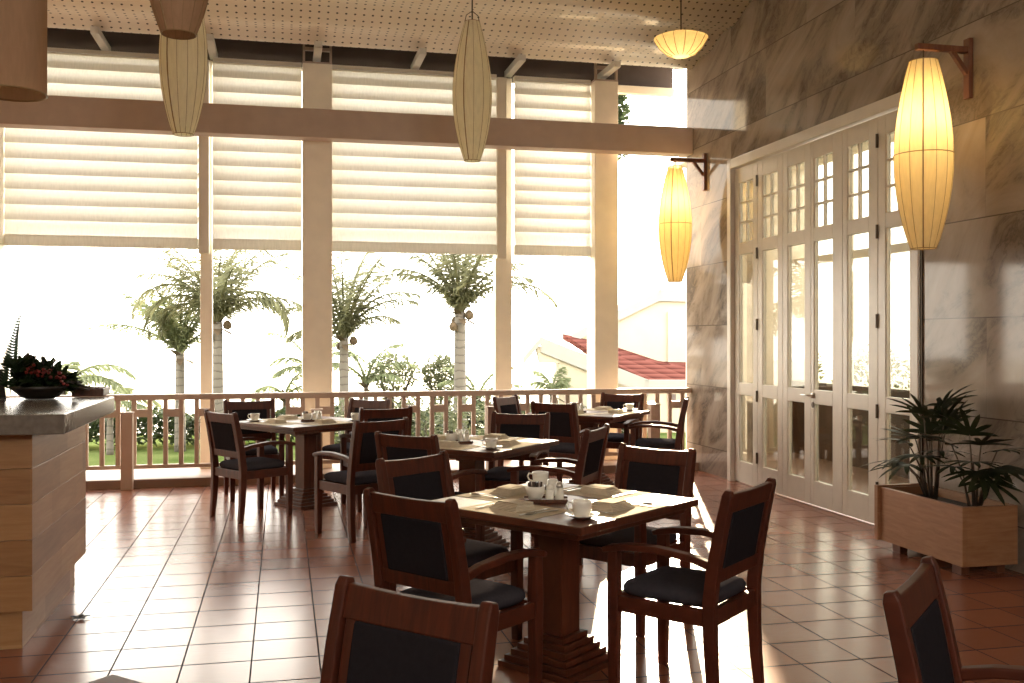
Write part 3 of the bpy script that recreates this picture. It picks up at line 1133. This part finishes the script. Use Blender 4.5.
for k in range(26):
    s = k / 25
    p = Vector((-.16 + .05 * s * s, 0, .06 + .42 * s))
    L = .075 * (1 - s * .85)
    for sg in (-1, 1):
        leaf_strip(fr_, p, (sg * .8, sg * .2, .5), (0, -1, .1), L, .016, .1, 3)
fr_.tube([(-.16, 0, .02), (-.16, 0, .06), (-.15, 0, .27), (-.11, 0, .49)], [.004, .004, .003, .001], 5)
fr_.build('tall_fern_frond', M['fern'], fa)
tp = at(91, 402, 6.14)
tr = thing('serving_tray', 'small dark wooden tray on the counter end beside the flowers', 'tray', (tp.x, tp.y, 1.1405))
MB().box((0, 0, .012), (.16, .22, .02)).build('base', M['tray'], tr, bevel=.003)
rim = MB()
for (cx_, cy_, sx_, sy_) in ((0, .11, .18, .012), (0, -.11, .18, .012), (.085, 0, .012, .22), (-.085, 0, .012, .22)):
    rim.box((cx_, cy_, .027), (sx_, sy_, .045))
rim.build('rim', M['tray'], tr, bevel=.003)
tp = at(-14, 402, 5.75)
st = thing('menu_stand', 'dark slanted stand on the counter at the picture edge beside the fern', 'stand', (tp.x, tp.y, 1.1405), R(25))
MB().sweep([(0, -.03, .004), (0, .07, .17)], (.20, .012), (1, 0, 0)).build('board', M['basket'], st, bevel=.002)
MB().box((0, .03, .006), (.20, .14, .012)).build('foot', M['basket'], st, bevel=.002)
MB().sweep([(0, .09, .01), (0, .055, .13)], (.05, .008), (1, 0, 0)).build('prop', M['basket'], st)
# dry leaf on the floor
lp = at(80, 619, 1493.4 / (619 - HZ))
lf = MB()
for k in range(5):
    a = k * 1.25 + .3
    leaf_strip(lf, (0, 0, .006), (math.cos(a), math.sin(a), .35), (0, 0, 1), .055, .028, .6)
o = tag(lf.build('fallen_leaf', M['inkleaf'], solid=.002), 'small dark curled leaf lying on the tiles near the counter', 'leaf')
o.location = (lp.x, lp.y, 0)

# ------------------------------------------------------------------ planter with palms
pt = thing('planter_box', 'long pine planter box standing against the marble wall by the doors', 'planter', (4.13, 5.42, 0))
PX, PY = .40, .88
pb_ = MB()
pb_.span((0, 0, .065), (.03, PY, .44)).span((PX - .03, 0, .065), (PX, PY, .44)).span((.03, PY - .03, .065), (PX - .03, PY, .44)).span((.03, .03, .065), (PX - .03, PY - .03, .09))
pb_.span((.03, 0, .065), (PX - .03, .03, .44))
pb_.build('box_boards', M['planter'], pt, bevel=.003)
MB().span((-.025, PY - .005, .065), (PX, PY + .035, .452)).build('end_board', M['planter'], pt, bevel=.004)
for (a, b) in ((.05, .08), (.31, .08), (.05, PY - .16), (.31, PY - .16)):
    MB().box((a + .02, b + .03, .0325), (.06, .09, .065)).build('foot', M['brackwood'], pt, bevel=.003)
MB().span((.03, .03, .09), (PX - .03, PY - .03, .38)).build('soil', M['soil'], pt)


def fan_palm(loc, label, stems, seed):
    rg = random.Random(seed)
    rt = thing('potted_palm', label, 'plant', loc, 0, 'palms in the planter box')
    sm, lv = MB(), MB()
    for (lean, az, hgt, tilt) in stems:
        a = R(az)
        top = Vector((lean * math.cos(a), lean * math.sin(a), hgt))
        b = Vector((.03 * math.cos(a), .03 * math.sin(a), 0))
        mid = b.lerp(top, .55) + Vector((0, 0, .02)) - Vector((math.cos(a), math.sin(a), 0)) * lean * .12
        sm.tube([b, mid, top], [.0075, .006, .004], 6)
        out = Vector((math.cos(a), math.sin(a), 0))
        fwd = (out * math.cos(R(tilt)) + Vector((0, 0, 1)) * math.sin(R(tilt))).normalized()
        side = fwd.cross(Vector((0, 0, 1))).normalized()
        up = side.cross(fwd).normalized()
        nl = rg.randint(7, 9)
        for k in range(nl):
            t = (k / (nl - 1) - .5) * R(165)
            d = fwd * math.cos(t) + side * math.sin(t) + up * .12
            leaf_strip(lv, top, d, up, rg.uniform(.22, .30) * (1 - .15 * abs(t)), .034, rg.uniform(.3, .75), 5, .5)
    lv.v = [(min(v[0], XW - .012 - loc[0]), v[1], v[2]) for v in lv.v]
    sm.build('stems', M['bark'], rt, smooth=True)
    lv.build('leaves', M['palmleaf'], rt)
    return rt


fan_palm((4.32, 5.98, .381), 'bushy dark palm in the planter nearer the door, one leaf raised',
         [(.08, 285, .66, 38), (.06, 300, .60, 62), (.10, 200, .60, 35), (.16, 160, .40, 10), (.20, 215, .33, -5), (.12, 120, .42, 20), (.17, 250, .36, 5), (.10, 290, .50, 55), (.13, 270, .58, 38), (.20, 180, .26, -15), (.13, 225, .44, 15), (.06, 60, .46, 60), (.21, 140, .27, -10)], 3)
fan_palm((4.34, 5.58, .381), 'spreading dark palm in the planter against the bare marble',
         [(.12, 250, .44, 25), (.20, 230, .34, 0), (.22, 270, .30, -10), (.16, 285, .40, 15), (.20, 195, .30, 0), (.14, 160, .42, 25), (.10, 215, .50, 50), (.20, 255, .22, -25), (.17, 300, .30, -10), (.21, 240, .28, -20)], 8)

# ------------------------------------------------------------------ outside
GZ = -.5
gr = MB().span((-40, 11.35, GZ - .3), (40, 21.5, GZ)).build('lawn', M['grass'])
struct(gr, 'bright green lawn below the terrace railing', 'lawn')
struct(MB().span((-60, 21.5, GZ - .5), (60, 90, GZ - .25)).build('ground_beyond', plain('pale_sand', (.75, .70, .60), .9, .05)), 'pale sand beyond the hedge', 'ground')


def leaf_cloud(mb, rg, c, rad, n, ls, flat=1.0):
    for _ in range(n):
        while True:
            q = Vector((rg.uniform(-1, 1), rg.uniform(-1, 1), rg.uniform(-1, 1)))
            if .35 < q.length < 1:
                break
        p = Vector((c[0] + q.x * rad[0], c[1] + q.y * rad[1], c[2] + q.z * rad[2]))
        d = Vector((rg.uniform(-1, 1), rg.uniform(-1, 1), rg.uniform(-.6, .6)))
        u = Vector((rg.uniform(-.6, .6), rg.uniform(-.6, .6), 1))
        d.normalize()
        s = d.cross(u).normalized() * ls * .4
        L = d * ls * rg.uniform(.6, 1.2)
        mb.add([p - L * .5, p + s * .5, p + L * .5, p - s * .5], [(0, 1, 2, 3)])


# hedge
hb = MB()
rg = random.Random(21)
for k in range(15000):
    x = rg.uniform(-9.5, 7)
    yy = 19.2 + rg.uniform(-.45, .45)
    top = .60 + .07 * math.sin(x * 1.9) + .05 * math.sin(x * 5.1 + 1)
    z = GZ + rg.uniform(.02, 1) ** .6 * top
    d = Vector((rg.uniform(-1, 1), rg.uniform(-1, 1), rg.uniform(-.7, .7))).normalized()
    s = d.cross(Vector((rg.uniform(-1, 1), rg.uniform(-1, 1), 1))).normalized() * .03
    L = d * rg.uniform(.06, .12)
    p = Vector((x, yy, z))
    hb.add([p - L, p + s, p + L, p - s], [(0, 1, 2, 3)])
tag(hb.build('hedge', M['hedge']), 'low clipped green hedge along the far side of the lawn', 'hedge')


def frond(mb, base, az, el, L, bend, leafL, n=28, wv=.023, hang=.8):
    pos = Vector(base)
    a = R(az)
    e = R(el)
    step = L / n
    pts = [pos.copy()]
    for k in range(n):
        s = k / n
        d = Vector((math.cos(a) * math.cos(e), math.sin(a) * math.cos(e), math.sin(e)))
        side = Vector((-math.sin(a), math.cos(a), 0))
        up = side.cross(d) * -1
        ll = leafL * (math.sin(PI * (.12 + .85 * s)) ** .7)
        if k > 1:
            for sg in (-1, 1):
                for _ in range(2):
                    dd = side * sg * random.uniform(.75, 1.0) + d * random.uniform(.45, .8) - Vector((0, 0, 1)) * random.uniform(.0, hang)
                    leaf_strip(mb, pos + d * step * random.random(), dd, (random.uniform(-.5, .5), random.uniform(-1, .2), random.uniform(.1, .8)), ll * random.uniform(.8, 1.15), wv, 0.0, 3, .6, Vector((0, 0, -random.uniform(.3, 1.1) * hang)))
        pos = pos + d * step
        pts.append(pos.copy())
        e -= R(bend) / n * (1 + .8 * s)
    m = len(pts)
    mb.tube(pts[::3] + [pts[-1]], [.03 * (1 - .9 * i / (m / 3 + 1)) for i in range(len(pts[::3]) + 1)], 5)


def coco(loc, hgt, tr, label, fronds, mat, leafL=.5, lean=(0, 0), nuts=0, name='coconut_palm'):
    rt = thing(name, label, 'palm', loc, 0, 'coconut palms beyond the railing')
    pts = [(lean[0] * (s ** 1.5), lean[1] * s, hgt * s) for s in [i / 10 for i in range(11)]]
    MB().tube(pts, [tr * (1.25 - .35 * i / 10) for i in range(11)], 12).build('trunk', M['trunk'], rt, smooth=True)
    top = Vector(pts[-1])
    hk = MB()
    for k in range(9):
        a = k * 2.4
        leaf_strip(hk, top + Vector((0, 0, -.10)), (math.cos(a) * .5, math.sin(a) * .5, .9 - .5 * (k % 3)), (0, 0, 1), .35, .12, .6)
    for k in range(nuts):
        a = k * 1.9
        c_ = top + Vector((.17 * math.cos(a), .17 * math.sin(a), -.05 - .1 * (k % 3)))
        hk.lathe([(0, -.09), (.06, -.06), (.08, 0), (.05, .06), (0, .09)], 8, c_)
    hk.build('husk', M['husk'], rt)
    for (az, el, L, bend) in fronds:
        mb = MB()
        frond(mb, top, az, el, L, bend, leafL)
        mb.build('frond', mat, rt)
    return rt


def palm_at(px, base_d, top_y, tr, label, fronds, mat, **kw):
    b = at(px, HZ, base_d)
    ztop = CAMH + (HZ - top_y) / F * base_d
    return coco((b.x, b.y, GZ), ztop - GZ, tr, label, fronds, mat, **kw)


def fan(nf, L, seed, els=(75, -10), bend=75, azs=None):
    rg = random.Random(seed)
    out = []
    for k in range(nf):
        el = els[0] + (els[1] - els[0]) * k / max(1, nf - 1)
        out.append((137.5 * k + rg.uniform(-15, 15), el, L * rg.uniform(.85, 1.1), bend * rg.uniform(.7, 1.15)))
    return out


# azimuth 167 = picture left, -13 = picture right
palm_at(180, 17.5, 352, .08, 'young coconut palm standing alone between the flowers and the slim post',
        fan(10, 1.3, 1, (86, 62), 24) + [(167, 66, 1.5, 34), (150, 58, 1.4, 30), (-13, 50, .8, 30), (165, 40, 1.75, 42), (-20, 68, 1.2, 30), (120, 70, 1.35, 40)], M['coco2'], leafL=.34)
palm_at(217, 17.0, 322, .10, 'thick-trunked coconut palm behind the slim window post',
        fan(12, 1.7, 2, (87, 60), 40) + [(-13, 44, 1.75, 62), (167, 66, 1.9, 135), (175, 74, 2.0, 120), (-20, 70, 1.9, 130), (-8, 62, 1.7, 120), (155, 58, 1.5, 120), (190, 68, 1.6, 60)], M['coco'], leafL=.48, nuts=3)
palm_at(344, 17.9, 338, .085, 'slender coconut palm beside the middle column',
        fan(12, 1.7, 3, (88, 62), 26) + [(-13, 62, 1.6, 60), (-5, 70, 1.8, 70), (167, 58, 1.4, 60), (167, 35, 1.1, 60), (-30, 52, 1.2, 60)], M['coco'], leafL=.42, nuts=2)
palm_at(460, 17.2, 312, .10, 'coconut palm with fruit in the bay before the slim post',
        fan(12, 1.75, 4, (88, 64), 22) + [(167, 58, 1.75, 62), (160, 62, 1.5, 50), (-13, 60, 1.5, 60), (-5, 52, 2.0, 80), (175, 70, 1.6, 40), (-25, 66, 1.5, 50)], M['coco'], leafL=.44, nuts=5)
# low palms
lowp = [(62, 392, 15.0, 'pale feathery palm top behind the counter flowers', [(150, 75, 1.0, 90), (10, 62, 1.25, 85), (-25, 42, 1.2, 70), (80, 80, .7, 60), (-13, 25, .9, 60), (170, 40, .7, 70), (40, 50, 1.0, 80)]),
        (110, 405, 17.0, 'small pale palm above the hedge beside the counter end', [(0, 35, .9, 60), (-25, 20, .8, 50), (150, 40, .8, 70), (60, 70, .6, 70), (190, 30, .7, 60)]),
        (285, 398, 20.4, 'small palm showing between the thick palm and the middle column', [(160, 60, .8, 90), (-10, 55, .9, 80), (20, 80, .9, 60), (190, 35, .8, 70), (-40, 35, .7, 70)]),
        (312, 372, 20.5, 'pale palm half hidden by the middle column', [(167, 75, 1.3, 55), (150, 50, 1.1, 70), (-13, 60, 1.3, 80), (30, 75, 1.2, 70), (200, 30, .9, 60), (-30, 40, .9, 60)]),
        (366, 384, 20.5, 'low palm fronds beside the slender coconut trunk', [(167, 60, 1.2, 70), (-13, 58, 1.3, 70), (20, 80, 1.3, 60), (-40, 40, 1.0, 60), (190, 80, 1.3, 50)]),
        (478, 398, 20.6, 'low palm fronds beside the fruiting coconut trunk', [(-13, 42, 1.0, 45), (20, 70, 1.2, 60), (167, 60, 1.0, 70), (190, 75, 1.1, 60)]),
        (552, 392, 20.5, 'small green palm before the house gable', [(150, 80, .6, 50), (-13, 75, .5, 60), (167, 60, .5, 60), (20, 85, .6, 40), (-30, 62, .4, 60)])]
for (px, py, d, lab, fr2) in lowp:
    b = at(px, HZ, d)
    zt_ = CAMH + (HZ - py) / F * d
    coco((b.x, b.y, GZ), zt_ - GZ, .05, lab, fr2, M['coco2'], leafL=.30, name='low_palm')
# round trees
for (px, py, d, rx, rz_, lab, sd) in ((392, 372, 21.0, .62, .40, 'round-headed shrub tree with two leaning stems above the railing', 31), (440, 374, 21.5, .44, .46, 'narrow shrub tree beside the fruiting coconut trunk', 32)):
    b = at(px, HZ, d)
    zc = CAMH + (HZ - py) / F * d
    rt = thing('shrub_tree', lab, 'tree', (b.x, b.y, GZ))
    tk = MB()
    for (dx_, s_) in ((-.15, .05), (.25, .045), (.02, .04)):
        tk.tube([(dx_ * .2, 0, 0), (dx_ * .9, 0, (zc - GZ) * .6), (dx_ * 1.8, 0, zc - GZ)], [s_, s_ * .8, s_ * .4], 7)
    tk.build('trunk', M['bark'], rt, smooth=True)
    lc = MB()
    leaf_cloud(lc, random.Random(sd), (0, 0, zc - GZ), (rx, rx, rz_), 900, .16)
    leaf_cloud(lc, random.Random(sd + 5), (.1, 0, zc - GZ - .75), (rx * .8, rx * .7, .5), 350, .16)
    lc.build('foliage', M['bush'], rt)
# low garden shrubs just beyond the hedge near the house
for (px, py, d, rx, rz_, lab, sd) in ((425, 432, 17.8, .75, .55, 'leafy garden shrub seen through the railing beside the middle table', 41), (470, 428, 16.4, .75, .6, 'dense garden shrub seen through the railing below the fruiting palm', 42), (345, 430, 16.6, .7, .55, 'leafy garden shrub seen through the railing behind the breakfast table', 43),
                                    (520, 430, 18.4, .6, .5, 'leafy garden shrub seen through the railing near the sideways chair', 44)):
    b = at(px, HZ, d)
    zc = CAMH + (HZ - py) / F * d
    rt = thing('garden_shrub', lab, 'shrub', (b.x, b.y, GZ))
    lc = MB()
    leaf_cloud(lc, random.Random(sd), (0, 0, max(rz_ * .8, zc - GZ)), (rx, rx * .7, rz_), 900, .13)
    lc.build('foliage', M['bush'], rt)
    MB().tube([(0, 0, 0), (.02, 0, .5)], [.04, .02], 6).build('stem', M['bark'], rt)

# shrubs seen through the gallery
for (x_, y_, r_, h_, sd_, lab) in ((13.3, 25.0, 1.3, 1.1, 51, 'hazy shrub seen through the panes beside the lever handle'), (15.9, 24.6, 1.2, .9, 52, 'hazy shrub seen through the panes of the leaf next to the planter'), (18.6, 25.0, 1.4, 1.2, 53, 'hazy shrub seen through the door leaf behind the lit lantern')):
    rt = thing('garden_shrub', lab, 'shrub', (x_, y_, GZ))
    lc = MB()
    leaf_cloud(lc, random.Random(sd_), (0, 0, h_), (r_, r_ * .6, h_), 1500, .2)
    lc.build('foliage', M['bush'], rt)
    MB().tube([(0, 0, 0), (.02, 0, .6)], [.06, .03], 6).build('stem', M['bark'], rt)

# house
hs = thing('garden_house', 'cream house with white gables and a red tiled roof beyond the open bay', 'house', (0, 0, 0))


def ext(pts, d, depth):
    """solid prism: outline seen at depth d, running back from the viewer"""
    p = [at(x, y, d) for x, y in pts]
    back = Vector((SN, CS, 0)) * depth
    return MB().extrude(p, back)


D1, D2 = 24.0, 21.0
ext([(597, 326), (661, 295), (760, 298), (760, 460), (597, 460)], D1 - .28, 5.0).build('main_wall', M['house'], hs)
ext([(668, 312), (760, 314), (760, 460), (668, 460)], D1 - .34, .3).build('wing_wall', M['house'], hs)
rb = MB()
p = [at(572, 334, D1 - .35), at(661, 289.5, D1 - .35), at(661, 300, D1 - .35), at(572, 343, D1 - .35)]
rb.extrude(p, Vector((SN, CS, 0)) * 6.5)
p = [at(659, 289.5, D1 - .35), at(765, 292, D1 - .35), at(765, 303.5, D1 - .35), at(659, 301, D1 - .35)]
rb.extrude(p, Vector((SN, CS, 0)) * 6.5)
rb.build('upper_roof_edge', M['eave'], hs)
# lean-to tiled roof facing the viewer
lt = MB()
a, b_, c_, d_, e_, f_ = at(563, 334, D1 - .2), at(612, 345, D1 - .2), at(660, 361, D1 - .2), at(765, 362, D1 - .2), at(765, 381, D2), at(648, 381, D2)
g_ = at(590, 351, D2 + .9)
th = Vector((0, 0, -.12))
top = [a, b_, c_, d_, e_, f_, g_]
lt.add(top + [q + th for q in top], [(0, 1, 2, 3, 4, 5, 6)] + [tuple(range(13, 6, -1))] + [(i, (i + 1) % 7, (i + 1) % 7 + 7, i + 7) for i in range(7)])
lt.build('tiled_roof', M['roof'], hs)
fs_ = MB()
def bar_(p, q, hgt, dep):
    fs_.extrude([p, q, q - Vector((0, 0, hgt)), p - Vector((0, 0, hgt))], Vector((SN, CS, 0)) * dep)
bar_(at(541, 337, D2 - .1), at(649, 380, D2 - .1), .32, .3)
bar_(at(541, 337, D2 - .1), at(524, 357, D2 - .1), .14, 2.0)
bar_(at(645, 380, D2 - .1), at(765, 380, D2 - .1), .20, .3)
fs_.build('lower_fascia', M['eave'], hs)
lw_ = ext([(559, 350), (649, 386), (765, 386), (765, 470), (559, 470)], D2 - .04, 2.5).build('lower_wall', M['house'], hs)
ext([(536, 346), (560, 350), (560, 363), (540, 363)], D2 - .06, 1.5).build('eave_box', M['house'], hs)
for (x0, x1) in ((668, 676), (690, 700)):
    wn = MB()
    p = [at(x, y, D2 - .08) for x, y in ((x0, 394), (x1, 394), (x1, 405), (x0, 405))]
    wn.extrude(p, Vector((SN, CS, 0)) * .06)
    wn.build('window_opening', M['dark'], lw_)

# added tall tree, placed to keep sun out except at the open bay
rt = thing('sun_block_tree', 'added sun-blocking tall tree far beyond the garden, mostly hidden by the blind and column', 'tree', (36.6, 111.0, GZ))
MB().tube([(0, 0, 0), (.05, 0, 12), (-.1, .05, 22), (-.5, 0, 27)], [.42, .36, .30, .15], 10).build('trunk', M['bark'], rt, smooth=True)
rg = random.Random(60)
lc = MB()
for _ in range(5200):
    q = Vector((rg.uniform(-1, 1), rg.uniform(-1, 1), rg.uniform(-1, 1)))
    p = Vector((-.72 + q.x * 3.05, q.y * 2.6, 27.3 + q.z * 4.2))
    d = Vector((rg.uniform(-1, 1), rg.uniform(-1, 1), rg.uniform(-.6, .6))).normalized()
    s_ = d.cross(Vector((rg.uniform(-1, 1), rg.uniform(-1, 1), .7))).normalized() * .24
    L = d * .34
    lc.add([p - L, p + s_, p + L, p - s_], [(0, 1, 2, 3)])
lc.build('foliage', M['hedge'], rt)

# ------------------------------------------------------------------ light
sun_px = at(632, 118, 1.0) - Vector((0, 0, CAMH))
sd = bpy.data.lights.new('sun', 'SUN')
sd.energy = 11.0
sd.angle = R(.9)
sd.color = (1.0, .80, .52)
so = bpy.data.objects.new('sun', sd)
COL.objects.link(so)
so.rotation_euler = (-sun_px).to_track_quat('-Z', 'Y').to_euler()
so.location = (10, 30, 10)

wd = bpy.data.worlds.new('hazy_sky')
sc.world = wd
wd.use_nodes = True
nt = wd.node_tree
nt.nodes.clear()
out = nt.nodes.new('ShaderNodeOutputWorld')
bg = nt.nodes.new('ShaderNodeBackground')
tc = nt.nodes.new('ShaderNodeTexCoord')
sp = nt.nodes.new('ShaderNodeSeparateXYZ')
rp = nt.nodes.new('ShaderNodeValToRGB')
nt.links.new(tc.outputs['Generated'], sp.inputs[0])
mr = nt.nodes.new('ShaderNodeMapRange')
mr.inputs[1].default_value, mr.inputs[2].default_value = -1, 1
nt.links.new(sp.outputs[2], mr.inputs[0])
nt.links.new(mr.outputs[0], rp.inputs[0])
e = rp.color_ramp.elements
e[0].position, e[0].color = .40, (.50, .44, .34, 1)
e[1].position, e[1].color = 1.0, (.55, .58, .60, 1)
q = e.new(.49); q.color = (1.0, .93, .81, 1)
q = e.new(.62); q.color = (1.0, .93, .81, 1)
nt.links.new(rp.outputs[0], bg.inputs[0])
bg.inputs[1].default_value = 4.2
nt.links.new(bg.outputs[0], out.inputs[0])

# ------------------------------------------------------------------ camera and view
cd = bpy.data.cameras.new('camera')
cam = bpy.data.objects.new('camera', cd)
COL.objects.link(cam)
cam.location = (0, 0, CAMH)
cam.rotation_euler = (R(90), 0, -YAW)
cd.sensor_width = 36
cd.lens = 36 * F / W
cd.shift_y = -(H / 2 - HZ) / W
cd.clip_end = 300
sc.camera = cam
sc.view_settings.view_transform = 'Standard'
sc.view_settings.look = 'None'
sc.view_settings.gamma = 1
sc.view_settings.use_curve_mapping = False
sc.view_settings.exposure = 1.32
sc.cycles.max_bounces = 10
sc.cycles.diffuse_bounces = 5
sc.cycles.glossy_bounces = 5
sc.cycles.transparent_max_bounces = 16
sc.cycles.sample_clamp_indirect = 8
sc.cycles.caustics_reflective = False
sc.cycles.caustics_refractive = False
